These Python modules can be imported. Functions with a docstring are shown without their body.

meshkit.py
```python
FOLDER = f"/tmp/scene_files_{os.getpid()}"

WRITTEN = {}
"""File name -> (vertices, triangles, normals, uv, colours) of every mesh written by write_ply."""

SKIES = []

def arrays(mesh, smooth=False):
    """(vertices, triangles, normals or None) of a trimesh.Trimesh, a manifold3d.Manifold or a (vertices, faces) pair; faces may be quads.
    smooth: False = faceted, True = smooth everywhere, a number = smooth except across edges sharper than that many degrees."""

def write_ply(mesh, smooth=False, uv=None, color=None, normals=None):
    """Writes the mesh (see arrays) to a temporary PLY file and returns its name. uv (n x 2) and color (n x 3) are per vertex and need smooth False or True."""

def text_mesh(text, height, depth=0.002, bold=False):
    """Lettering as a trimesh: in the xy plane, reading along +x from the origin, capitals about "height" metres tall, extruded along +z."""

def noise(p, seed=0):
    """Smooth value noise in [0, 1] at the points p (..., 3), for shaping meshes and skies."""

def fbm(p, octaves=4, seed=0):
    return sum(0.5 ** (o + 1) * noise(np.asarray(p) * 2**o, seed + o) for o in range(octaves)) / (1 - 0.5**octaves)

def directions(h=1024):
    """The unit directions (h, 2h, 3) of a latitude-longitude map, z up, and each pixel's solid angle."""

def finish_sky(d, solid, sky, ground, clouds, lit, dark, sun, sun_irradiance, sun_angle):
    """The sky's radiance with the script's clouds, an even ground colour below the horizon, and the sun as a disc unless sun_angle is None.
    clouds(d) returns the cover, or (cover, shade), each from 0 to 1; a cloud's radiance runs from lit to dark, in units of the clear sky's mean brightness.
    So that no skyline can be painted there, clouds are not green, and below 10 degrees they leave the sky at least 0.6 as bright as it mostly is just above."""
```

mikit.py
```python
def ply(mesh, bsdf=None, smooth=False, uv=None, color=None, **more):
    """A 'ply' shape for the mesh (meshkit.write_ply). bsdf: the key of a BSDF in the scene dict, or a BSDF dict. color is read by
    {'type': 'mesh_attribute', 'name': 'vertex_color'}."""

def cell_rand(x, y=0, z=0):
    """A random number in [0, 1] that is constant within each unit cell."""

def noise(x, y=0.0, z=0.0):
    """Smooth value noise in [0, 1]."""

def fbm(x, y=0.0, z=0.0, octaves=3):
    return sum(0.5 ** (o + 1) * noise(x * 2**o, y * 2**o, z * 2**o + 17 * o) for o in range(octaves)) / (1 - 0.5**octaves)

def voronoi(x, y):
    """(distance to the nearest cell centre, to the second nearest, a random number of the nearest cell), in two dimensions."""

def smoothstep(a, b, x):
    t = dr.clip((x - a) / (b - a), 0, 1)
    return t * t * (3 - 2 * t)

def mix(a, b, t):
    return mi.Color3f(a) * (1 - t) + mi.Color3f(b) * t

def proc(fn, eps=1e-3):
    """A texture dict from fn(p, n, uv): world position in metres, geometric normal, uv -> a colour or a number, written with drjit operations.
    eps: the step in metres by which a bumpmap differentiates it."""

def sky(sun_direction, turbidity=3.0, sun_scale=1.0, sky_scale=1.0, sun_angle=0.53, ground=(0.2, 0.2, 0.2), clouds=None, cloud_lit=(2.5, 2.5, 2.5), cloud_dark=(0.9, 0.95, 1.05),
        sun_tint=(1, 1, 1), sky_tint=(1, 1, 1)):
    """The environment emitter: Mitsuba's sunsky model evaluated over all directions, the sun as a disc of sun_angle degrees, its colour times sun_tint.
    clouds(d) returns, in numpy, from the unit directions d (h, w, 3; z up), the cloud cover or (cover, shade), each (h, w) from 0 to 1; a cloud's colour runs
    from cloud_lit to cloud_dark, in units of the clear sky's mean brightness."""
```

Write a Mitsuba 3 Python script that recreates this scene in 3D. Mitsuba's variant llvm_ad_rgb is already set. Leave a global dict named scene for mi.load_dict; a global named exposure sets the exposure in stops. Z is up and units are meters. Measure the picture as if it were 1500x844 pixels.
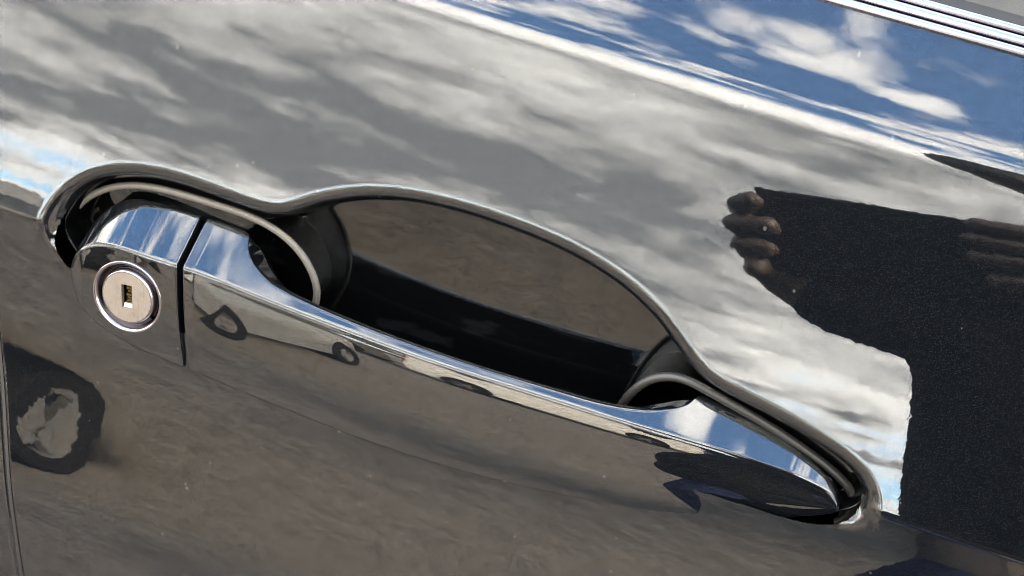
import math, numpy as np, trimesh, mitsuba as mi, mikit, meshkit, manifold3d as m3
import drjit as dr
from scipy.interpolate import PchipInterpolator as Pch, RegularGridInterpolator
from scipy.spatial import cKDTree
from scipy.ndimage import gaussian_filter
import scipy.sparse as sp, scipy.sparse.linalg as spl
from shapely.geometry import Polygon, Point
import shapely

T = mi.ScalarTransform4f
scene, labels = {}, {}

# ---------------------------------------------------------------- frame, camera, sky, exposure
# local frame of the door: u forward along the crease, v up in the door, d outwards (metres).
# world: x = forward, y = -outwards, z up; the crease falls 4 degrees towards the front.
TH = math.radians(4.0)
Z0 = 0.95
def world(p):
    p = np.asarray(p, float)
    u, v, d = p[..., 0], p[..., 1], p[..., 2]
    return np.stack([u*math.cos(TH) + v*math.sin(TH), -d, -u*math.sin(TH) + v*math.cos(TH) + Z0], -1)
def wdir(p): return world(p) - world(np.zeros(3))

CA, CE, CROLL, CL, CF = math.radians(14), math.radians(30), math.radians(11.3), 0.5, 2700.0
_c = np.array([math.sin(CA)*math.cos(CE), math.sin(CE), math.cos(CA)*math.cos(CE)])
_r = np.cross([0, 1, 0], _c); _r /= np.linalg.norm(_r)
_w = np.cross(_c, _r)
CAM_R = wdir(math.cos(CROLL)*_r + math.sin(CROLL)*_w)
CAM_U = wdir(-math.sin(CROLL)*_r + math.cos(CROLL)*_w)
CAM_O = world(np.array([0, 0.031, 0]) + CL*_c)
CAM_F = wdir(-_c)
scene['camera'] = {'type': 'perspective', 'fov': math.degrees(2*math.atan(750/CF)), 'fov_axis': 'x', 'near_clip': 0.01, 'far_clip': 2000.0,
                   'to_world': T().look_at(origin=CAM_O.tolist(), target=(CAM_O + CAM_F).tolist(), up=CAM_U.tolist())}
exposure = 4.85

def clouds(d):
    el = np.degrees(np.arcsin(np.clip(d[..., 2], -1, 1)))
    p = d/np.maximum(d[..., 2:3] + 0.10, 0.06)
    at = lambda k, ox, oy, z, o, seed: meshkit.fbm(np.stack([p[..., 0]*k + ox, p[..., 1]*k + oy, p[..., 0]*0 + z], -1), o, seed)
    a, b, c = at(1.2, 40.5, 37.9, .5, 5, 3), at(3.36, 41.6, 49.4, 1.5, 5, 11), at(9.0, 2, 5, 2.5, 6, 23)
    ha, hb = at(7.0, 36.2, 50.9, .5, 4, 3), at(18.2, 31.9, 27.5, 1.5, 4, 11)
    s = lambda lo, hi, x: (lambda t: t*t*(3 - 2*t))(np.clip((x - lo)/(hi - lo), 0, 1))
    low = .6*a + .4*b
    e = el + 22*(low - .5) + 5*(c - .5)                  # the deck's ragged edges
    deck = s(8, 13, e)*(1 - s(38, 42, e))
    far = 1 - s(9, 15, el)                               # rows of small clouds towards the horizon
    rows = s(.42, .54, .5*b + .5*c)
    fair = .55*ha + .45*hb
    high = s(.475, .605, fair)*s(42, 47, e)
    cover = np.clip(np.maximum.reduce([deck, rows*far, s(6, 11, e)*(1 - s(45, 50, e)), high*.85]), 0, 1)
    shade = np.clip(deck*(.36 + 2.9*(low - .38) + 1.2*(c - .5)) + far*(.15 + 1.2*(b - .5)) + .25*(1 - s(.55, .66, fair))*high, 0, 1)
    return cover, shade

SUN = np.array([0.70, 0.54, 0.62])
scene['sky'] = mikit.sky(SUN, turbidity=3, sun_scale=1.05, sun_angle=32, sky_tint=(1.65, 1.69, 1.6), clouds=clouds, cloud_lit=(2.6, 2.5, 2.3), cloud_dark=(0.47, 0.48, 0.48), ground=(0.15, 0.14, 0.13))


# ---------------------------------------------------------------- materials
def rgb(*c): return {'type': 'rgb', 'value': list(c)}
N, F = mikit.noise, mikit.fbm
def spot(p):
    a, b, w = mikit.voronoi(p.x*95 + p.z*11, p.z*95 - p.y*40)
    return (1 - mikit.smoothstep(0.5, 1.0, a/(0.022 + 0.035*mikit.cell_rand(w*977))))*mikit.smoothstep(0.84, 0.86, w)
def flakes(p, n, uv):
    k = 4200.0
    r = mikit.cell_rand(p.x*k, p.y*k, p.z*k)
    s = dr.select(r > 0.75, (r - 0.75)*4.0, 0.0)
    return mi.Color3f(0.0032, 0.0037, 0.0046) + mi.Color3f(0.0105, 0.0115, 0.0130)*s + mi.Color3f(0.06, 0.056, 0.05)*spot(p)
def grain(p, n, uv):
    return mi.Color3f(0.86 + 0.22*N(p.x*1500, p.y*1500, p.z*1500))
def peel(p, n, uv):
    return F(p.x*330, p.y*330, p.z*330, octaves=2) + 0.05*N(p.x*2000, p.y*2000, p.z*2000)
scene['mat_paint'] = {'type': 'twosided', 'b': {'type': 'bumpmap', 'arbitrary': mikit.proc(peel, 1.6e-4), 'scale': 5e-6,
                      'n': {'type': 'plastic', 'specular_reflectance': mikit.proc(grain), 'int_ior': 1.95, 'diffuse_reflectance': mikit.proc(flakes)}}}
scene['mat_trim_paint'] = {'type': 'twosided', 'b': {'type': 'plastic', 'int_ior': 1.95, 'diffuse_reflectance': mikit.proc(flakes)}}
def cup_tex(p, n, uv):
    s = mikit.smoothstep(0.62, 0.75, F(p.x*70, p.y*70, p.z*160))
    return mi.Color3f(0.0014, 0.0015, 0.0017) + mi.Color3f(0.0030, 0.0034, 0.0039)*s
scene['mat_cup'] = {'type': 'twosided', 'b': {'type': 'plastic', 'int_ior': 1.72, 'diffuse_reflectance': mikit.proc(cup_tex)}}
scene['mat_seal'] = {'type': 'twosided', 'b': {'type': 'roughplastic', 'alpha': 0.25, 'int_ior': 1.5, 'diffuse_reflectance': rgb(0.14, 0.125, 0.107)}}
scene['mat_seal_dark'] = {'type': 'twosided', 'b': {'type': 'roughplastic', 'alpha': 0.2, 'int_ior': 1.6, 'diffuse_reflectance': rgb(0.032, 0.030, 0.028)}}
scene['mat_black'] = {'type': 'twosided', 'b': {'type': 'roughplastic', 'alpha': 0.3, 'diffuse_reflectance': rgb(0.002, 0.002, 0.002)}}
scene['mat_chrome'] = {'type': 'twosided', 'b': {'type': 'roughconductor', 'material': 'Cr', 'alpha': 0.04, 'specular_reflectance': rgb(0.55, 0.55, 0.55)}}
def nickel(p, n, uv):
    f = F(p.x*900, p.y*900, p.z*900)
    sc = mikit.smoothstep(0.70, 0.80, F(p.x*5200 + p.z*900, p.z*420, 3.0, octaves=2))
    st = mikit.smoothstep(0.55, 0.75, F(p.x*260, p.y*260, p.z*260))
    return mikit.mix((0.40, 0.345, 0.295), (0.46, 0.40, 0.345), f)*(1 - .22*sc)*(1 - .14*st)
scene['mat_trim'] = {'type': 'twosided', 'b': {'type': 'roughconductor', 'material': 'Cr', 'alpha': 0.10, 'specular_reflectance': rgb(0.50, 0.50, 0.51)}}
scene['mat_lock'] = {'type': 'twosided', 'b': {'type': 'principled', 'base_color': mikit.proc(nickel), 'metallic': 0.85, 'roughness': 0.42}}
scene['mat_brass'] = {'type': 'twosided', 'b': {'type': 'principled', 'base_color': rgb(0.14, 0.09, 0.04), 'metallic': 0.8, 'roughness': 0.4}}
scene['mat_glass'] = {'type': 'twosided', 'b': {'type': 'plastic', 'int_ior': 1.52, 'diffuse_reflectance': rgb(0.004, 0.006, 0.007)}}
def asphalt(p, n, uv):
    a, c, w = mikit.voronoi(p.x*95, p.y*95)
    t = F(p.x*1.7, p.y*1.7, 0.3, octaves=3)
    st = F(p.x*14, p.y*14, 4.3, octaves=4)
    col = mikit.mix((0.074, 0.0715, 0.0685), (0.132, 0.1275, 0.122), t*0.20 + w*0.50 + st*.3)
    return col*(0.64 + 0.42*st + 0.24*mikit.smoothstep(.35, .7, F(p.x*38, p.y*38, 7.7, octaves=2))) + mi.Color3f(0.13, 0.11, 0.09)*mikit.smoothstep(0.90, 0.95, N(p.x*60, p.y*60, 1.0))*0.5
scene['mat_ground'] = {'type': 'diffuse', 'reflectance': mikit.proc(asphalt)}

# ---------------------------------------------------------------- writing meshes
def put(key, mesh, bsdf, smooth=30, normals=None, label=None, category=None, group=None, kind=None):
    if normals is not None:
        v, f = mesh
        path = meshkit.write_ply((v, f), normals=normals)
        scene[key] = {'type': 'ply', 'filename': path, 'face_normals': False, 'bsdf': {'type': 'ref', 'id': bsdf}}
    else:
        scene[key] = mikit.ply(mesh, bsdf, smooth=smooth)
    tag(key, label, category, group, kind)
def tag(key, label=None, category=None, group=None, kind=None):
    e = {k: x for k, x in (('label', label), ('category', category), ('group', group), ('kind', kind)) if x}
    if e: labels[key] = e
def local_mesh(v, f): return trimesh.Trimesh(world(v), f, process=False)

# ---------------------------------------------------------------- the door panel: a section swept along u, with the handle recess let in
MM = 1e-3
PHI = np.array([(-.70, -10), (-.30, -7), (-.16, -4), (-.11, 1), (-.087, 9.5), (-.072, 13), (-.054, 10.2), (-.03, 3), (-.012, -3), (-.0015, -6), (.0009, 19.2), (.005, 19.6), (.02, 21.3),
                (.045, 23.7), (.068, 26), (.083, 29), (.0855, 31), (.0885, 37.5), (.0915, 43.5), (.10, 48), (.125, 51), (.16, 54), (.2, 55)])
_vv = np.linspace(-.7, .2, 18001)
_ph = gaussian_filter(np.interp(_vv, PHI[:, 0], PHI[:, 1]), 6)
_dd = -np.cumsum(np.tan(np.radians(_ph)))*(_vv[1] - _vv[0])
_dd -= np.interp(0, _vv, _dd)
def base(v): return np.interp(v, _vv, _dd)
RU = 5.0
def plan(u): return -u*u/(2*RU)

RIM = np.array([(-147.2, -5.0), (-147.0, -0.8), (-144.9, 3.9), (-142.8, 10.1), (-138.2, 15.6), (-131.8, 19.9), (-122.6, 23.1), (-112.7, 24.8), (-97.9, 25.7), (-83.1, 25.6), (-73.8, 26.4), (-67.7, 29.6),
                (-61.6, 34.2), (-53.6, 37.5), (-44.5, 39.6), (-31.4, 41.5), (-20.4, 42.2), (-9.5, 42.1), (4.9, 41.2), (21.7, 38.6), (33.4, 34.9), (40.0, 31.4), (45.3, 27.6), (49.7, 24.2), (56.5, 21.2), (66.0, 18.9),
                (76.3, 16.8), (86.4, 15.0), (94.6, 13.0), (100.7, 10.9), (106.1, 7.6), (109.3, 3.4), (111, -2), (108.5, -8), (103, -13), (96, -15.5), (84, -17),
                (60, -18), (30, -24), (0, -27), (-60, -27), (-112, -24), (-126, -21.5), (-136, -18.5), (-143.3, -12.5)])
def closed_spline(P, step=0.1):
    from scipy.interpolate import splprep, splev
    Q = np.vstack([P, P[:1]])
    tck, _ = splprep(Q.T, s=3.0, per=True)
    t = np.linspace(0, 1, 6001)[:-1]
    return np.array(splev(t, tck)).T
RIMC = closed_spline(RIM)*MM
RIMPOLY = Polygon(RIMC)
RIMTREE = cKDTree(RIMC)
def sdist(u, v, far=0.03):
    """Distance inside the rim (metres), negative outside."""
    P = np.stack([u.ravel(), v.ravel()], -1)
    dist, _ = RIMTREE.query(P, distance_upper_bound=far)
    dist = np.minimum(dist, far)
    near = np.isfinite(dist)
    inside = shapely.contains_xy(RIMPOLY, P[:, 0], P[:, 1])
    return np.where(inside, dist, -dist).reshape(u.shape)

def sstep(a, b, x):
    t = np.clip((x - a)/(b - a), 0, 1); return t*t*(3 - 2*t)
RS = 5.0*MM          # width of the panel's turned-in flange
def flange(s):       # how far the painted rim has sunk at s inside its start
    x = np.clip(s + 1.5*MM, 0, None)
    R = 5.6*MM
    xx = np.minimum(x, 4.9*MM)
    y = R - np.sqrt(R*R - xx*xx)
    sl = (4.9*MM)/math.sqrt(R*R - (4.9*MM)**2)
    return y + np.clip(x - 4.9*MM, 0, None)*sl
def shut(v): # u of the rear shut line
    return np.interp(v, [-.6, -.130, -.105, -.081, -.056, -.047, 0, .1, .2], np.array([-45, -139.3, -144.2, -149.7, -156.0, -158.3, -168.5, -190, -212])*MM) - 0*v
SHUT_LEAN = 1.0
def panel_d(u, v, s, side):
    d = base(v) + plan(u) - flange(s)*sstep(-10*MM, 4*MM, v)
    e = (u - shut(v))*side
    r = (0.6 if side > 0 else 2.4)*MM
    x = np.clip(r - e + 0.0004, 0, r*0.985)
    return d - (r - np.sqrt(r*r - x*x))

us = np.concatenate([np.linspace(-1.0, -.23, 24)[:-1], np.arange(-.23, -.185, .001), np.arange(-.185, .125, .00040), np.arange(.125, .17, .001), np.linspace(.17, .9, 24)])
vs = np.concatenate([np.linspace(-.62, -.16, 24)[:-1], np.arange(-.16, -.032, .0012), np.arange(-.032, .052, .00032), np.arange(.052, .0845, .001), np.arange(.0845, .0925, .0002), np.arange(.0925, .1125, .0008)])
U, V = np.meshgrid(us, vs, indexing='ij')
S = sdist(U, V)
def grid_normals(D):
    du = np.gradient(D, us, axis=0); dv = np.gradient(D, vs, axis=1)
    n = np.stack([-du, -dv, np.ones_like(D)], -1)
    return n/np.linalg.norm(n, axis=-1, keepdims=True)
def grid_faces(keep):
    nu, nv = keep.shape
    i = np.arange(nu*nv).reshape(nu, nv)
    ok = keep[:-1, :-1] & keep[1:, :-1] & keep[1:, 1:] & keep[:-1, 1:]
    a, b, c, e = (x[ok] for x in (i[:-1, :-1], i[1:, :-1], i[1:, 1:], i[:-1, 1:]))
    return np.vstack([np.stack([a, b, c], -1), np.stack([a, c, e], -1)])
def put_grid(key, D, keep, bsdf, **k):
    n = wdir(grid_normals(D).reshape(-1, 3))
    f = grid_faces(keep)
    ids, inv = np.unique(f, return_inverse=True)
    v = world(np.stack([U, V, D], -1).reshape(-1, 3))
    put(key, (v[ids], inv.reshape(f.shape)), bsdf, normals=n[ids], **k)
E = U - shut(V)
D1 = panel_d(U, V, S, 1.0)
put_grid('car__door_panel', D1, (S < RS) & (E > 0.0002), 'mat_paint')
D2 = panel_d(U, V, np.full_like(S, -.03), -1.0)
put_grid('car__rear_door_panel', D2, (E < -0.0007), 'mat_paint')
# added strip over the shut gap, painting in the edge's pale reflection
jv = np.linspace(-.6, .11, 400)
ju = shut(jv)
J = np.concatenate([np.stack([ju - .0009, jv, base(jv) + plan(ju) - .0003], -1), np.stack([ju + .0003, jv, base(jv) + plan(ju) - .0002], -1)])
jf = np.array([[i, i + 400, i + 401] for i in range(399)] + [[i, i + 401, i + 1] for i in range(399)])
put('car__shut_line_highlight', local_mesh(J, jf), 'mat_seal_dark')

# ---------------------------------------------------------------- recess insert with its hand cup
LIP = 4.2*MM
GAS = np.array([(-142.3, -12, -15.5), (-143.4, -8, -14.6), (-143.1, -3.3, -14.2), (-140.3, 2.6, -14.8), (-134.0, 8.8, -15.8), (-123.1, 13.8, -16.5), (-109.5, 16.0, -16.2), (-97.0, 16.6, -15.9), (-84.6, 16.5, -15.7), (-75.6, 14.6, -15.6), (-68.4, 10.4, -15.6),
                (-64.1, 5.2, -15.8), (-62.2, 0.5, -16.2), (-62.1, -6, -17), (-64, -14, -18)])
GAS2 = np.array([(33.0, -9, -17), (34.6, -2.5, -15.6), (37.2, 4.0, -14.0), (41.8, 10.0, -13.0), (47.6, 12.8, -12.7), (57.8, 11.8, -12.8), (74.5, 7.7, -13.1), (90.6, 2.2, -13.3), (99.4, -2.2, -13.5), (103.4, -6.4, -13.6), (103.8, -11.1, -13.6), (101.0, -16.0, -13.5)])
gc = lambda G, a, b: G[a:b, :2]*MM
cup_poly = Polygon(np.vstack([np.array([(-90, -30), (-90, -4), (-88, 6), (-82, 15), (-74, 19)]), RIM[11:24] + np.array([0, 0]), np.array([(60, 15), (62, 8), (62, 0), (60, -8), (58, -30)])])*MM)
cup_poly = cup_poly.intersection(Polygon(RIMC).buffer(-LIP - .6*MM).union(shapely.box(-.090, -.0225, .060, .004))).buffer(-2*MM).buffer(2*MM)
h = 0.6*MM
gu = np.arange(-.095, .068, h); gv = np.arange(-.034, .046, h)
GU, GV = np.meshgrid(gu, gv, indexing='ij')
ins = shapely.contains_xy(cup_poly, GU.ravel(), GV.ravel()).reshape(GU.shape)
idx = -np.ones(GU.shape, int); idx[ins] = np.arange(ins.sum())
n_in = ins.sum()
rows, cols, vals = [np.arange(n_in)], [np.arange(n_in)], [np.full(n_in, 4.0)]
for a, b in ((1, 0), (-1, 0), (0, 1), (0, -1)):
    nb = np.roll(idx, (-a, -b), (0, 1))[ins]
    ok = nb >= 0
    rows.append(np.arange(n_in)[ok]); cols.append(nb[ok]); vals.append(np.full(ok.sum(), -1.0))
sol = spl.spsolve(sp.csc_matrix((np.concatenate(vals), (np.concatenate(rows), np.concatenate(cols)))), np.full(n_in, h*h))
H = np.zeros(GU.shape); H[ins] = sol
H /= H.max()
sat = np.clip(H/0.22, 0, 1)
gcup = gaussian_filter(np.sqrt(np.clip(1 - (1 - sat)**2, 0, 1) + 0.001) - math.sqrt(0.001), 1.0)
cup_fn = RegularGridInterpolator((gu, gv), gcup, method='cubic', bounds_error=False, fill_value=0.0)
CUPG = np.zeros_like(U)
box_ = (U > -.094) & (U < .067) & (V > -.033) & (V < .0455)
CUPG[box_] = np.clip(cup_fn(np.stack([U[box_], V[box_]], -1)), 0, 1)
_y = V - .018
WALL = -0.0278 - (_y*math.tan(math.radians(5)) - 4.5*_y*_y/2) - (U + .012)**2/(2*.9)
FLOOR = np.interp(U, [-.15, -.06, .03, .11], [-17.6*MM, -17.2*MM, -14.8*MM, -14.4*MM])
lipd = base(V) - 7.2*MM
w = sstep(4.2*MM, 8.0*MM, S)
lobe = lipd*(1 - w) + np.minimum(lipd, FLOOR)*w
round_lip = np.clip(LIP + .9*MM - S, 0, .88*MM)
D3 = plan(U) + lobe*(1 - CUPG) + np.minimum(WALL, lobe)*CUPG - (.9*MM - np.sqrt((.9*MM)**2 - round_lip**2))
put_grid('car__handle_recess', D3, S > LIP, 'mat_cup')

def tube(P, r, n=14, closed=False):
    """P: local points of a smooth path; r: radii."""
    from scipy.interpolate import splprep, splev
    tck, _ = splprep(np.asarray(P).T, s=0)
    C = np.array(splev(np.linspace(0, 1, 260), tck)).T
    t = np.gradient(C, axis=0); t /= np.linalg.norm(t, axis=1, keepdims=True)
    a = np.cross(t, [0, 0, 1.0]); a /= np.linalg.norm(a, axis=1, keepdims=True)
    b = np.cross(a, t)
    ang = np.arange(n)*2*np.pi/n
    X = C[:, None] + r*(np.cos(ang)[None, :, None]*a[:, None] + np.sin(ang)[None, :, None]*b[:, None])
    i, j = np.meshgrid(np.arange(len(C) - 1), np.arange(n), indexing='ij')
    q = np.stack([i*n + j, i*n + (j + 1) % n, (i + 1)*n + (j + 1) % n, (i + 1)*n + j], -1).reshape(-1, 4)
    return local_mesh(X.reshape(-1, 3), np.vstack([q[:, [0, 1, 2]], q[:, [0, 2, 3]]]))
put('car__handle_seal', tube(GAS*MM, 1.12*MM), 'mat_seal', smooth=True, label='pale dusty rubber seal round the lock end of the handle')
def skirt(P, drop):
    from scipy.interpolate import splprep, splev
    tck, _ = splprep(np.asarray(P).T, s=0)
    C = np.array(splev(np.linspace(0, 1, 120), tck)).T
    V2 = np.vstack([C, C - np.array([0, 0, drop])])
    return local_mesh(V2, np.array([[i, i + 1, i + 121] for i in range(119)] + [[i, i + 121, i + 120] for i in range(119)]))
put('car__handle_seal__skirt', skirt(GAS*MM, 13*MM), 'mat_black', smooth=True)
put('car__handle_seal_001__skirt', skirt(GAS2*MM, 15*MM), 'mat_black', smooth=True)
put('car__handle_seal_001', tube(GAS2*MM, 1.3*MM), 'mat_seal_dark', smooth=True, label='grey rubber seal round the narrow front end of the handle')

# ---------------------------------------------------------------- the handle: grip and lock cap, lofted along u
vt_ = Pch(np.array([-135.6, -135.2, -133.5, -131, -128, -124, -119, -110, -76, -25, 25, 60, 85, 94, 97.5, 99.6, 100.6]), np.array([-13, -9.5, -6.0, -3.6, -1.9, -.7, 0, .2, -.3, -.8, .1, .3, -.7, -2.2, -3.4, -5.2, -7.5]))
vb_ = Pch(np.array([-135.6, -135.3, -133.5, -129.6, -123.3, -113.6, -103, -93.6, -78.7, -58.3, -40.3, -24.9, .6, 21.2, 41.3, 60.6, 79.3, 91.9, 97.6, 99.9, 100.6]), np.array([-13.2, -15.5, -20.8, -25.3, -29, -31.3, -31.9, -32.1, -32.2, -32.4, -32.7, -32.5, -31.1, -28.9, -25.9, -21.9, -16.9, -12.6, -10.2, -8.6, -7.7]))
W_ = Pch(np.array([-135.6, -135, -134, -132, -129, -125, -119, -111, -97, -88, -85.4, -84.2, -82, -79, -72, -58, -36, -5, 30, 42, 49, 53, 54.8, 56.5, 62, 75, 88.5, 96, 99, 100.6]),
         np.array([.3, 3, 6, 10.5, 13.8, 15.8, 17, 17.2, 17.2, 17.2, 16.6, 13.2, 10.4, 8.2, 5.7, 4.6, 3.9, 3.6, 4.2, 5.5, 7.8, 10.6, 13.6, 14, 13.3, 10.5, 6.6, 3.8, 1.8, .3]))
DK_ = Pch(np.array([-136, -88, -80, -74, -66, -58, -30, 30, 42, 49, 55, 90, 101]), np.array([24, 24, 21, 17, 14, 12, 11, 11.5, 15, 19, 21, 19, 11.]))
W2_ = Pch(np.array([-135.6, -97, -88, -85, -81, -77, -71, -63, -50, -5, 26, 34, 40, 45.5, 50, 53.5, 57, 62, 75, 88.5, 100.6]), np.array([17, 17.2, 17.2, 16.8, 14.4, 11, 7.8, 5.8, 4.6, 3.8, 4.3, 5.6, 7.8, 10.6, 13, 14, 14, 13.3, 10.5, 6.6, .3]))
TOP = math.radians(51.5)
def fillet(P, R, n):
    """Corners of a closed polygon rounded with radii R, n points on each arc."""
    P = np.asarray(P, float); m = len(P); out = []
    for k in range(m):
        a, b, c = P[k - 1], P[k], P[(k + 1) % m]
        x, y = a - b, c - b
        lx, ly = np.linalg.norm(x) + 1e-12, np.linalg.norm(y) + 1e-12
        x, y = x/lx, y/ly
        half = math.acos(np.clip(x @ y, -.9999, .9999))/2
        t = min(R[k]/math.tan(half), .48*lx, .48*ly)
        r = t*math.tan(half)
        z = (x + y)/np.linalg.norm(x + y)
        o = b + z*r/math.sin(half)
        p, q = b + x*t - o, b + y*t - o
        a0 = math.atan2(p[1], p[0]); da = (math.atan2(q[1], q[0]) - a0 + math.pi) % (2*math.pi) - math.pi
        for s in np.linspace(0, 1, n): out.append(o + r*np.array([math.cos(a0 + da*s), math.sin(a0 + da*s)]))
    return np.array(out)
def section(u, inset=0.0):
    vb, vt, Wd, dk = vb_(u), vt_(u), float(W_(u)), float(DK_(u))
    db = base(vb*MM)/MM + 1.6 - ((max(u, -96) + 20)**2/2600 - 1.9) - max(u - 30, 0)**2/1900
    edge = sstep(-137, -131, u)
    db -= 1.2*(1 - edge)
    hh = vt - vb
    t0, t1 = math.tan(math.radians(-3)), math.tan(math.radians(10 + 7*sstep(-115, -85, u)))
    dr_ = db - hh*(t0 + (t1 - t0)/2)
    pb, pr = np.array([vb, db]), np.array([vt, dr_])
    pi_ = pr + Wd*np.array([math.cos(TOP), -math.sin(TOP)])
    W2 = max(Wd, float(W2_(u)))
    pq = pr + W2*np.array([math.cos(TOP), -math.sin(TOP)]) + min(6.0, .25*hh)*np.array([-math.sin(TOP), -math.cos(TOP)])
    back = min(-dk, pq[1] - .6)
    k1 = np.array([pq[0] - 3.2*min(1, hh/14), back])
    k2 = np.array([vb + min(4.0, .4*hh), back + 1.0])
    mid = sstep(-86, -70, u)*(1 - sstep(40, 55, u))
    ri = 0.7 + 1.3*mid
    # order: bottom, ridge, inner edge, back top, back bottom
    P = [pb, pr, pi_, pq, k1, k2]
    R = [0.7, 2.3, ri, 1.5, 2.5, 3.0]
    Q = fillet(P, R, 12)
    # front face: from the end of the first arc to the start of the second, bulged
    a, b = Q[11], Q[12]
    tt = np.linspace(0, 1, 34)[1:-1]
    f = a + tt[:, None]*(b - a)
    L = np.linalg.norm(b - a)
    f[:, 1] += (t1 - t0)/2*L*(tt - tt*tt)*1.0
    g = Q[23] + np.linspace(0, 1, 14)[1:-1, None]*(Q[24] - Q[23])
    S_ = np.vstack([Q[:12], f, Q[12:24], g, Q[24:]])
    if inset:
        c = np.array([(vb + vt)/2, back/2 + db/2]); dvec = S_ - c
        ln = np.linalg.norm(dvec, axis=1, keepdims=True)
        S_ = c + dvec*np.maximum(ln - inset, .1*ln)/np.maximum(ln, 1e-9)
    return S_
def loft(stations, insets, flat_ends):
    X = []
    for u, i_ in zip(stations, insets):
        s = section(u, i_)
        uu = u + np.clip(-s[:, 0], 0, None)*.215*math.exp(-((u + 100.6)/20)**2)
        X.append(np.stack([uu, s[:, 0], s[:, 1]], -1))
    X = np.array(X); m, n = X.shape[:2]
    i, j = np.meshgrid(np.arange(m - 1), np.arange(n), indexing='ij')
    q = np.stack([i*n + j, (i + 1)*n + j, (i + 1)*n + (j + 1) % n, i*n + (j + 1) % n], -1).reshape(-1, 4)
    f = np.vstack([q[:, [0, 1, 2]], q[:, [0, 2, 3]]])
    V_ = X.reshape(-1, 3)
    c0, c1 = X[0].mean(0), X[-1].mean(0)
    V_ = np.vstack([V_, c0, c1])
    k = np.arange(n)
    f = np.vstack([f, np.stack([np.full(n, m*n), k, (k + 1) % n], -1), np.stack([np.full(n, m*n + 1), (m - 1)*n + (k + 1) % n, (m - 1)*n + k], -1)])
    V_[:, 2] += plan(V_[:, 0]*MM)/MM
    return V_*MM, f
def ease(a, b, n, p=2.2): return a + (b - a)*np.linspace(0, 1, n)**p
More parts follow.
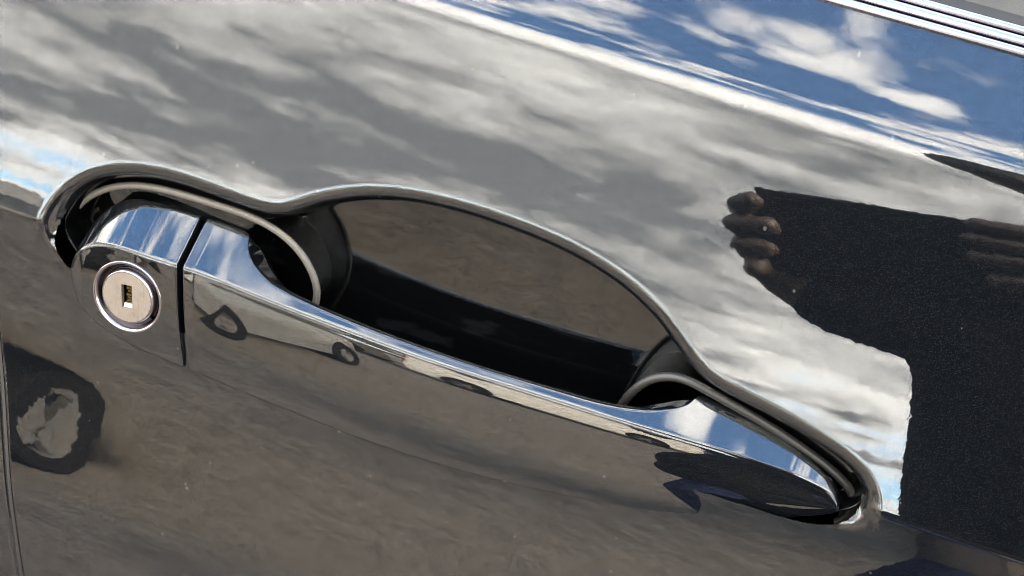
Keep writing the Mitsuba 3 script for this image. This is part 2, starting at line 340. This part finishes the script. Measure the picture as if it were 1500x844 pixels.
# cap
st = np.concatenate([ease(-135.58, -122, 60), np.arange(-121.6, -102.2, .45)])
stn = np.concatenate([st, [-101.9, -101.7, -101.55, -101.45, -101.4]])
ins_ = np.concatenate([np.zeros(len(st)), [.0, .05, .16, .35, .6]])
capv, capf = loft(stn, ins_, True)
LOCK = np.array([-115.3, -14.6])
lockd = None
_s = section(-115.3); _i = np.argmin(abs(_s[:46, 0] - LOCK[1])); lockd = _s[_i, 1] + plan(LOCK[0]*MM)/MM
LPHI = math.degrees(math.atan2(-(_s[_i + 2, 1] - _s[_i - 2, 1]), _s[_i + 2, 0] - _s[_i - 2, 0]))
cc = capv[capf].mean(1)/MM
front = cc[:, 2] > lockd - 3.5
rr = np.hypot(cc[:, 0] - LOCK[0], cc[:, 1] - LOCK[1])
put('car__lock_cover', trimesh.Trimesh(world(capv), capf[~(front & (rr < 10.9))], process=False), 'mat_trim_paint', smooth=35)
# grip
sg = np.concatenate([np.arange(-98.9, -87, .6), np.arange(-87, -76, .25), np.arange(-76, 44, .8), np.arange(44, 58, .25), np.arange(58, 86, .7), 100.58 - ease(0, 14.4, 60)[::-1]])
stn = np.concatenate([[-99.6, -99.55, -99.45, -99.3, -99.1], sg])
ins_ = np.concatenate([[.6, .35, .16, .05, 0], np.zeros(len(sg))])
gv_, gf_ = loft(stn, ins_, True)
NS = len(section(-50.0))
_k = gf_ % NS
_ring = gf_.max(1) < len(gv_) - 2
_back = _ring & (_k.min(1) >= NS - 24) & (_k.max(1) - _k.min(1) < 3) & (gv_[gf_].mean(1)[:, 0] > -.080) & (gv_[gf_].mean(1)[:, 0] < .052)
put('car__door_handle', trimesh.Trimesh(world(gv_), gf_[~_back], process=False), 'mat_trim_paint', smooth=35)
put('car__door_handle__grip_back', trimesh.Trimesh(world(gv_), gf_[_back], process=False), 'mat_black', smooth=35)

# ---------------------------------------------------------------- lock
def lock_place(v):
    """lock frame (x along u, y up, z out; mm) -> local metres"""
    a = math.radians(-LPHI)
    v = np.asarray(v, float)
    y = v[:, 1]*math.cos(a) - v[:, 2]*math.sin(a)*-1*-1
    Rm = np.array([[1, 0, 0], [0, math.cos(math.radians(LPHI)), math.sin(math.radians(LPHI))], [0, -math.sin(math.radians(LPHI)), math.cos(math.radians(LPHI))]])
    return (v @ Rm.T + np.array([LOCK[0], LOCK[1], lockd]))*MM
def put_lock(key, m, bsdf, **k):
    put(key, trimesh.Trimesh(world(lock_place(m.vertices)), m.faces, process=False), bsdf, **k)
def lathe(prof, n=96):
    return trimesh.creation.revolve(np.array(prof, float), sections=n)
ring = [(11.5, -.6), (11.55, .05), (11.4, .22), (11.1, .27), (10.8, .2), (10.5, -.05), (10.1, -.8), (9.6, -1.7), (9.25, -2.2), (9.0, -2.3)]
put_lock('car__lock_cover__lock_ring', lathe(ring), 'mat_chrome', smooth=50)
face = [(8.75, -2.6), (8.75, -.75), (8.7, -.45), (8.35, .12), (8.15, .2), (7.9, .2)]
put_lock('car__lock_cover__lock_rim', lathe(face), 'mat_chrome', smooth=40)
slot = [(-1.75, -3.4), (1.75, -3.4), (1.75, 4.0), (-1.75, 4.0)]
lean = 8.0
Rz = np.array([[math.cos(math.radians(lean)), -math.sin(math.radians(lean))], [math.sin(math.radians(lean)), math.cos(math.radians(lean))]])
disc = Point(0, 0).buffer(7.92, 64).difference(Polygon(np.array(slot) @ Rz.T))
dm = trimesh.creation.extrude_polygon(disc, 1.6, engine='earcut'); dm.apply_translation([0, 0, -1.42])
put_lock('car__lock_cover__lock_face', dm, 'mat_lock', smooth=False)
def rot_box(x0, x1, y0, y1, z0, z1):
    b = trimesh.creation.box(bounds=[[x0, y0, z0], [x1, y1, z1]])
    b.vertices[:, :2] = b.vertices[:, :2] @ Rz.T
    return b
put_lock('car__lock_cover__key_slot', rot_box(-2.2, 2.2, -4.2, 4.6, -3.4, -3.0), 'mat_black', smooth=False)
for k in range(6):
    y = 3.4 - k*1.0
    put_lock('car__lock_cover__lock_wafer' + ('' if k == 0 else '_%03d' % k), rot_box(-.5 - .25*(k % 2), 1.7, y - .32, y + .28, -3.0, -1.0 - .25*((k*7) % 3)), 'mat_brass', smooth=False)
fl = rot_box(-1.3, 1.75, -3.35, -2.2, -1.6, -.1)
fl.vertices[fl.vertices[:, 1] > -2.9, 2] -= .6
put_lock('car__lock_cover__slot_shutter', fl, 'mat_lock', smooth=False)

# ---------------------------------------------------------------- window trim and glass
def sweep_u(prof, us_):
    prof = np.array(prof)*MM
    X = np.array([np.stack([np.full(len(prof), u), prof[:, 0], prof[:, 1] + plan(u)], -1) for u in us_])
    m, n = X.shape[:2]
    i, j = np.meshgrid(np.arange(m - 1), np.arange(n - 1), indexing='ij')
    q = np.stack([i*n + j, (i + 1)*n + j, (i + 1)*n + j + 1, i*n + j + 1], -1).reshape(-1, 4)
    return local_mesh(X.reshape(-1, 3), np.vstack([q[:, [0, 1, 2]], q[:, [0, 2, 3]]]))
ut = np.linspace(-.9, .9, 61)
b0 = base(.1105)/MM
sl = -math.tan(math.radians(49))
def bead(x0, hw, bulge, lift, n=13):
    tv, nv = np.array([math.cos(math.radians(49)), -math.sin(math.radians(49))]), np.array([math.sin(math.radians(49)), math.cos(math.radians(49))])
    c = np.array([110.6, b0])
    pts = [c + tv*(x0 - hw) + nv*(lift - 1.6)]
    for x in np.linspace(-1, 1, n): pts.append(c + tv*(x0 + hw*x) + nv*(lift + bulge*math.sqrt(max(0, 1 - .92*x*x)) - bulge*.28))
    pts.append(c + tv*(x0 + hw) + nv*(lift - 1.6))
    return pts
put('car__window_trim', sweep_u(bead(1.45, 1.35, 1.0, .5), ut), 'mat_trim', smooth=50, label='lower bright bead of the window trim')
put('car__window_trim_001', sweep_u(bead(4.65, 1.45, .8, .7), ut), 'mat_trim', smooth=50, label='middle bright bead of the window trim')
put('car__window_trim_002', sweep_u(bead(7.75, 1.3, 1.0, .6), ut), 'mat_trim', smooth=50, label='upper bright bead of the window trim')
put('car__window_seal', sweep_u([(110.2, b0 - 1.0), (113, b0 - 4.0), (117.5, b0 - 8.6), (118.5, b0 - 9.5)], ut), 'mat_black', smooth=30)
g0 = np.array([117.0, b0 - 8.5])
put('car__window_glass', sweep_u([g0 + np.array([x*math.cos(a_), -x*math.sin(a_)]) for x, a_ in ((0, .72), (60, .72), (140, .73), (300, .74))], ut), 'mat_glass', smooth=True)
sec = np.array([(.13, .28), (.13, 1.00), (.30, 1.27), (.34, 1.32), (.46, 1.38), (1.30, 1.41), (1.48, 1.33), (1.62, 1.0), (1.70, .7), (1.68, .28)])
xs_ = [(-1.9, .55), (-1.7, .8), (-1.2, .97), (-.6, 1), (.5, 1), (1.0, .97), (1.45, .80)]
bv = np.array([[x, y, .28 + (z - .28)*k if z > 1.02 else z] for x, k in xs_ for y, z in sec])
n_ = len(sec)
bf = [[i*n_ + j, (i + 1)*n_ + j, (i + 1)*n_ + (j + 1) % n_, i*n_ + (j + 1) % n_] for i in range(len(xs_) - 1) for j in range(n_)]
put('car__body_shell', (bv, np.array(bf)), 'mat_black', smooth=20)
labels['car'] = {'label': 'glossy black car seen close up at its door, pull handle and key lock', 'category': 'car'}


# ---------------------------------------------------------------- ground
g = trimesh.Trimesh([[-600, -600, 0], [600, -600, 0], [600, 600, 0], [-600, 600, 0]], [[0, 1, 2], [0, 2, 3]])
put('ground', g, 'mat_ground', smooth=False, kind='structure')

# ---------------------------------------------------------------- the photographer, mirrored in the paint
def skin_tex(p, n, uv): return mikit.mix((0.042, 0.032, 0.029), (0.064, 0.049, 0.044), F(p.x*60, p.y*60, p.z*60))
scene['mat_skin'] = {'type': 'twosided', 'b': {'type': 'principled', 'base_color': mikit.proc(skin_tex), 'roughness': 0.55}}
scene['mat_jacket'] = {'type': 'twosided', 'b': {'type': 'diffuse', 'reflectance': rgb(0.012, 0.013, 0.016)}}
def jean_tex(p, n, uv): return mikit.mix((0.012, 0.018, 0.055), (0.028, 0.040, 0.10), F(p.x*30, p.y*30, p.z*9))
scene['mat_jeans'] = {'type': 'twosided', 'b': {'type': 'diffuse', 'reflectance': mikit.proc(jean_tex)}}
scene['mat_hair'] = {'type': 'twosided', 'b': {'type': 'roughplastic', 'alpha': 0.4, 'diffuse_reflectance': rgb(0.012, 0.009, 0.007)}}
scene['mat_shoe'] = {'type': 'twosided', 'b': {'type': 'diffuse', 'reflectance': rgb(0.03, 0.03, 0.035)}}
scene['mat_phone'] = {'type': 'twosided', 'b': {'type': 'roughplastic', 'alpha': 0.2, 'diffuse_reflectance': rgb(0.010, 0.011, 0.013)}}
def pc(r, u, n): # millimetres in the photographer's hands: right, up, away from the door
    return CAM_O + (r*CAM_R + u*CAM_U - n*CAM_F)*MM
def ball(p, r, k=20):
    m = trimesh.creation.icosphere(subdivisions=2, radius=r); m.apply_translation(p); return m.vertices
def bone(a, b, ra, rb): return m3.Manifold.hull_points(np.vstack([ball(a, ra), ball(b, rb)]).astype(np.float32))
def chain(*pr): return [bone(pr[i][0], pr[i + 1][0], pr[i][1], pr[i + 1][1]) for i in range(len(pr) - 1)]
def fuse(parts, edge=None, it=6):
    m = m3.Manifold.batch_boolean(parts, m3.OpType.Add)
    if edge: m = m.refine_to_length(edge)
    mm = m.to_mesh()
    t = trimesh.Trimesh(mm.vert_properties[:, :3], mm.tri_verts)
    if it: trimesh.smoothing.filter_taubin(t, iterations=it)
    return t
A = np.array
hipL, hipR = A([.30, -1.0, .92]), A([.47, -.94, .92])
belly, chest, neck = A([.33, -.92, 1.10]), A([.32, -.80, 1.28]), A([.31, -.70, 1.44])
shL, shR = A([.25, -.80, 1.38]), A([.55, -.68, 1.38])
elL, wrL = pc(20, -256, 110), pc(24, -72, 46)
elR, wrR = A([.50, -.46, 1.12]), pc(128, -28, 34)
head = O_h = CAM_O + (.108*CAM_R + .200*CAM_U - .29*CAM_F)
kneeL, kneeR, ankL, ankR = A([.14, -.93, .50]), A([.46, -.84, .50]), A([.22, -.98, .09]), A([.50, -.92, .09])
look = pc(0, 0, 5) - head; look /= np.linalg.norm(look)
side = np.cross(look, [0, 0, 1.0]); side /= np.linalg.norm(side); upv = np.cross(side, look)
def hp(x, y, z): return head + (x*side + y*look + z*upv)*MM
body = chain((belly, .115), (chest, .125), (neck, .062), (head - .03*upv, .058))
body += chain((hipL, .095), (belly, .11)) + chain((hipR, .095), (belly, .11)) + chain((chest, .10), (shL, .062)) + chain((chest, .10), (shR, .062))
body += chain((shL, .058), (elL, .043), (wrL, .027)) + chain((shR, .058), (elR, .043), (wrR, .027))
body += chain((hipL, .09), (kneeL, .058), (ankL, .040)) + chain((hipR, .09), (kneeR, .058), (ankR, .040))
body += [bone(hp(0, -18, 25), hp(0, 28, 18), .083, .070), bone(hp(0, 25, -10), hp(0, 52, -62), .062, .036), bone(hp(0, 74, 18), hp(0, 92, -16), .008, .014)]
body += [bone(hp(sx*76, -6, 10), hp(sx*80, -12, -18), .014, .010) for sx in (-1, 1)]
body += [bone(hp(-18, 76, -48), hp(18, 76, -48), .010, .010)]
fing = []
palmL = [(-66, -62, 34), (-88, -44, 26)]
body += chain((wrL, .027), (pc(*palmL[0]), .026), (pc(*palmL[1]), .021))
for k, (u_, ln) in enumerate(((20, -3), (1, 6), (-18, 2), (-35, -9))):
    body += chain((pc(-84, -34 + 10*(2 - k)*.6, 26), .0115), (pc(-104 - ln*.3, u_ - 5, 14), .0105), (pc(-102 - ln*.6, u_ + 1, -2), .0092), (pc(-89 + ln*.8, u_ + 6 - 3*k, -6.0), .0080))
body += chain((pc(-70, -56, 30), .015), (pc(-60, -44, 21), .0115), (pc(-52, -20, 19.5), .0095))
body += chain((wrR, .027), (pc(112, -12, 28), .026), (pc(104, 4, 22), .021))
for k, (u_, ln) in enumerate(((33, -4), (14, 3), (-6, 1), (-25, -8))):
    body += chain((pc(104, u_*.7, 22), .0115), (pc(97, u_, -3), .0105), (pc(70 - ln, u_ + 1, -7.5), .0092), (pc(44 - ln, u_ + 2, -6.0), .0078))
body += chain((pc(98, -22, 27), .015), (pc(84, -24, 21), .0115), (pc(58, -16, 19.5), .0095))
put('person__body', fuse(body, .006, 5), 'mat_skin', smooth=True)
jk = chain((belly - A([0, 0, .1]), .15), (chest, .155), (neck - A([0, 0, .03]), .085)) + chain((chest, .125), (shL, .078)) + chain((chest, .125), (shR, .078))
jk += chain((shL, .075), (elL, .058), (wrL + .02*(elL - wrL), .046)) + chain((shR, .075), (elR, .060), (wrR + .02*(elR - wrR), .043))
jk += chain((hipL, .125), (A([.155, -.95, .775]), .115)) + chain((hipR, .125), (A([.42, -.90, .64]), .12)) + chain((hipL, .13), (hipR, .13)) + chain((hipL, .12), (belly, .14)) + chain((A([.14, -.95, .70]), .10), (A([.42, -.90, .66]), .11))
jk += chain((A([.16, -.95, .74]), .11), (A([.25, -.95, .54]), .11), (A([.42, -.90, .55]), .11))
jk += chain((wrL, .046), (pc(-30, -68, 38), .040), (pc(-60, -64, 34), .032))
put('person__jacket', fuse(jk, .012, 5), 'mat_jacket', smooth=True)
jn = chain((hipL, .115), (kneeL, .078), (ankL, .064)) + chain((hipR, .115), (kneeR, .078), (ankR, .064)) + chain((hipL, .118), (hipR, .118))
put('person__jeans', fuse(jn, .012, 5), 'mat_jeans', smooth=True)
for k, (an, to) in enumerate(((ankL, A([-.04, .20, 0])), (ankR, A([-.03, .20, 0])))):
    sh = fuse([bone(an*A([1, 1, 0]) + A([0, -.03, .052]), an*A([1, 1, 0]) + to + A([0, 0, .043]), .052, .043), bone(an*A([1, 1, 0]) + A([0, -.02, .052]), an*A([1, 1, 0]) + A([0, 0, .10]), .052, .048)], .015, 3)
    put('person__shoe' + ('' if k == 0 else '_001'), sh, 'mat_shoe', smooth=True)
hair = m3.Manifold.batch_boolean([bone(hp(0, -28, 32), hp(0, 18, 36), .090, .076), bone(hp(0, -34, 20), hp(0, -44, -35), .080, .055)], m3.OpType.Add).refine_to_length(.006).to_mesh()
hv = np.array(hair.vert_properties[:, :3], float)
hv += (meshkit.fbm(hv*160, 3, 5)[:, None] - .5)*.018*((hv - head)/np.linalg.norm(hv - head, axis=1, keepdims=True))
put('person__hair', trimesh.Trimesh(hv, hair.tri_verts), 'mat_hair', smooth=True)
tag('person', 'person in a dark jacket and blue jeans holding a phone, mirrored in the door', 'person')

def pbox(r0, r1, u0, u1, n0, n1, rad):
    pts = [ball(pc(r, u, n), rad*MM) for r in (r0 + rad, r1 - rad) for u in (u0 + rad, u1 - rad) for n in (n0 + rad, n1 - rad)]
    m = m3.Manifold.hull_points(np.vstack(pts).astype(np.float32)).to_mesh()
    return trimesh.Trimesh(m.vert_properties[:, :3], m.tri_verts)
put('phone__case', pbox(-92, 74, -38, 40, 3.2, 12, 2.5), 'mat_phone', smooth=40)
put('phone__screen', pbox(-89, 71, -35, 37, 11.8, 12.4, .25), 'mat_glass', smooth=40)
for k, (r, u) in enumerate(((0, 0), (26, 0), (13, -20))):
    a = np.linspace(0, 2*np.pi, 33)[:-1]
    rr_ = [(9.5, 3.4), (9.5, 1.6), (8.6, 1.2), (7.0, 1.6), (7.0, 3.4)]
    vv_ = np.array([[pc(r + q_*math.cos(x), u + q_*math.sin(x), n_) for x in a] for q_, n_ in rr_])
    ii, jj = np.meshgrid(np.arange(4), np.arange(32), indexing='ij')
    qd = np.stack([ii*32 + jj, ii*32 + (jj + 1) % 32, (ii + 1)*32 + (jj + 1) % 32, (ii + 1)*32 + jj], -1).reshape(-1, 4)
    put('phone__lens_ring' + ('' if k == 0 else '_%03d' % k), (vv_.reshape(-1, 3), qd), 'mat_phone', smooth=40)
tag('phone', 'dark phone held sideways in both hands in front of the door, seen only mirrored', 'phone')

# ---------------------------------------------------------------- other cars on the car park
for nm, c in (('silver', (0.16, 0.168, 0.175)), ('white', (0.62, 0.62, 0.60)), ('navy', (0.015, 0.02, 0.04)), ('grey', (0.07, 0.068, 0.066))):
    scene['mat_body_' + nm] = {'type': 'twosided', 'b': {'type': 'roughplastic', 'alpha': 0.08, 'diffuse_reflectance': rgb(*c)}}
scene['mat_tyre'] = {'type': 'twosided', 'b': {'type': 'diffuse', 'reflectance': rgb(0.010, 0.010, 0.011)}}
scene['mat_alloy'] = {'type': 'twosided', 'b': {'type': 'principled', 'base_color': rgb(0.080, 0.082, 0.086), 'metallic': 0.0, 'roughness': 0.5}}
scene['mat_lamp'] = {'type': 'twosided', 'b': {'type': 'roughplastic', 'alpha': 0.1, 'diffuse_reflectance': rgb(0.35, 0.03, 0.02)}}
def solid(side_poly, halfw, taper=lambda x, z: 1.0):
    m = trimesh.creation.extrude_polygon(side_poly, 2*halfw, engine='earcut')
    v = m.vertices.copy(); x, z, y = v[:, 0], v[:, 1], v[:, 2] - halfw
    k = np.array([taper(a, b) for a, b in zip(x, z)])
    return np.stack([x, y*k, z], -1), m.faces
def wheel_meshes():
    tyre = trimesh.creation.revolve(np.array([(.20, -.09), (.30, -.10), (.325, -.085), (.33, -.03), (.33, .03), (.325, .085), (.30, .10), (.20, .09), (.20, -.09)]), sections=40)
    parts = [trimesh.creation.revolve(np.array([(.185, -.06), (.215, -.06), (.215, .085), (.195, .085), (.185, -.06)]), sections=40), trimesh.creation.cylinder(.055, .05, sections=24)]
    parts[1].apply_translation([0, 0, .055])
    for k in range(5):
        b = trimesh.creation.extrude_polygon(Polygon([(.03, -.042), (.20, -.022), (.20, .022), (.03, .042)]), .03); b.apply_translation([0, 0, .045])
        b.apply_transform(trimesh.transformations.rotation_matrix(k*2*math.pi/5, [0, 0, 1])); parts.append(b)
    back = trimesh.creation.cylinder(.215, .03, sections=32); back.apply_translation([0, 0, -.03])
    return trimesh.util.concatenate([tyre, back]), trimesh.util.concatenate(parts)
TYRE, ALLOY = wheel_meshes()
def car(key, pos, heading, mat, label, group=None, scale=1.0):
    """x forward, wheels at x = 0 and 2.6"""
    arches = [Point(x, .33).buffer(.37) for x in (0, 2.6)]
    lower = Polygon([(-.82, .32), (-.86, .62), (-.80, .92), (-.55, .98), (.55, 1.0), (1.75, .98), (2.7, .92), (3.25, .80), (3.38, .62), (3.40, .32), (3.30, .22), (-.75, .22)])
    for a in arches: lower = lower.difference(a)
    lower = lower.segmentize(.12)
    top = Polygon([(-.60, .97), (.05, 1.38), (.5, 1.44), (1.15, 1.42), (1.95, .98)]).segmentize(.1)
    M = np.eye(4); ca, sa = math.cos(heading), math.sin(heading)
    M[:3, :3] = np.array([[ca, -sa, 0], [sa, ca, 0], [0, 0, 1]])*scale; M[:3, 3] = (*pos, 0)
    def add(part, v, f, m, sm=30):
        put(f'{key}__{part}', trimesh.Trimesh(np.asarray(v) @ M[:3, :3].T + M[:3, 3], f, process=False), m, smooth=sm)
    tl = lambda x, z: (1 - .10*abs((x - 1.27)/2.1)**3)*(1 - .05*max(0, .55 - z))
    add('body', *solid(lower, .88, tl), mat)
    ub = trimesh.creation.box(bounds=[[-.72, -.62, .24], [3.25, .62, .9]])
    add('underbody', ub.vertices, ub.faces, 'mat_tyre', False)
    tt = lambda x, z: (1 - .30*(z - .97)/.47)*.93
    add('roof', *solid(top, .88, tt), mat)
    for k, sgn in enumerate((-1, 1)):
        w0 = [(-.38, 1.02), (.07, 1.32), (.52, 1.37), (.52, 1.02)], [(.60, 1.02), (.60, 1.37), (1.12, 1.35), (1.66, 1.02)]
        for i_, ww in enumerate(w0):
            P = np.array([(x, sgn*(.88*tt(x, z) + .006), z) for x, z in ww])
            add('window' + ('' if 2*k + i_ == 0 else '_%03d' % (2*k + i_)), P, [[0, 1, 2], [0, 2, 3]], 'mat_glass', False)
        lp = np.array([(-.82, sgn*.60, .66), (-.82, sgn*.80, .66), (-.80, sgn*.80, .84), (-.80, sgn*.60, .84), (-.80, sgn*.84, .66), (-.70, sgn*.84, .84)])
        lp[:, 0] -= .055
        add('tail_lamp' + ('' if k == 0 else '_001'), lp, [[0, 1, 2], [0, 2, 3], [1, 4, 5], [1, 5, 2]], 'mat_lamp', False)
        for i_, x in enumerate((0, 2.6)):
            kk = 2*k + i_
            Rw = trimesh.transformations.rotation_matrix(-sgn*math.pi/2, [1, 0, 0])
            nm = 'wheel' + ('' if kk == 0 else '_%03d' % kk)
            for q_, me, ma in (('tyre', TYRE, 'mat_tyre'), ('rim', ALLOY, 'mat_alloy')):
                add(f'{nm}__{q_}', trimesh.transform_points(me.vertices, Rw) + [x, sgn*.79, .33], me.faces, ma)
    tag(key, label, 'car', group)
hd = math.atan2(-2.55, -.35)
ax_ = A([math.cos(hd), math.sin(hd)]); lf = A([-ax_[1], ax_[0]])
p0 = A([-1.60, -2.55]) - .79*lf*1.0
car('parked_car', p0, hd, 'mat_body_silver', 'silver parked car standing square to the door, its wheels mirrored in the handle')
for k, (x, y, h_, m_, lb) in enumerate(((-2.6, -13, .15, 'mat_body_white', 'white parked car furthest left in the row mirrored beyond the silver car'), (-7.6, -15, .05, 'mat_body_grey', 'grey parked car far behind the silver car'),
                                (1.8, -16, -.1, 'mat_body_navy', 'dark blue parked car in the far row behind the photographer'))):
    car('parked_car_%03d' % (k + 1), (x, y), h_, m_, lb)

# ---------------------------------------------------------------- trees at the edge of the car park
def leaf_tex(p, n, uv): return mikit.mix((0.020, 0.034, 0.014), (0.055, 0.075, 0.030), N(p.x*1.3, p.y*1.3, p.z*1.3))
scene['mat_leaf'] = {'type': 'twosided', 'b': {'type': 'diffuse', 'reflectance': mikit.proc(leaf_tex)}}
scene['mat_bark'] = {'type': 'twosided', 'b': {'type': 'diffuse', 'reflectance': rgb(0.07, 0.055, 0.04)}}
rng = np.random.default_rng(7)
for k in range(11):
    x, y = -46 + 7.5*k + rng.uniform(-2, 2), -42 + rng.uniform(-7, 7)
    hh_ = rng.uniform(3.2, 6.0)
    key = 'tree' + ('' if k == 0 else '_%03d' % k)
    tr_ = fuse(chain((A([x, y, -.1]), .16), (A([x + .1, y, hh_*.4]), .11), (A([x, y + .1, hh_*.75]), .04)) + [bone(A([x + .1, y, hh_*.4]), A([x + sx*hh_*.18, y + sy*hh_*.18, hh_*.65]), .06, .025) for sx, sy in ((1, .3), (-1, .2), (.1, 1))], None, 0)
    put(key + '__trunk', tr_, 'mat_bark', smooth=True)
    n_ = 900
    dv_ = rng.normal(size=(n_, 3)); dv_ /= np.linalg.norm(dv_, axis=1, keepdims=True)
    rad = rng.uniform(.3, 1, n_)**.5*(0.75 + .5*meshkit.fbm(dv_*1.8 + k*9, 2, k))
    c_ = A([x, y, hh_*.66]) + dv_*rad[:, None]*A([hh_*.34, hh_*.34, hh_*.36])
    a_ = rng.normal(size=(n_, 3)); b_ = rng.normal(size=(n_, 3)); sz = rng.uniform(.12, .28, (n_, 1))
    tri = np.stack([c_ + a_*sz, c_ + b_*sz, c_ - (a_ + b_)*sz*.6], 1).reshape(-1, 3)
    put(key + '__crown', trimesh.Trimesh(tri, np.arange(3*n_).reshape(-1, 3), process=False), 'mat_leaf', smooth=False)
    tag(key, 'green bushy tree in the row at the far edge of the car park', 'tree', 'trees along the car park edge')
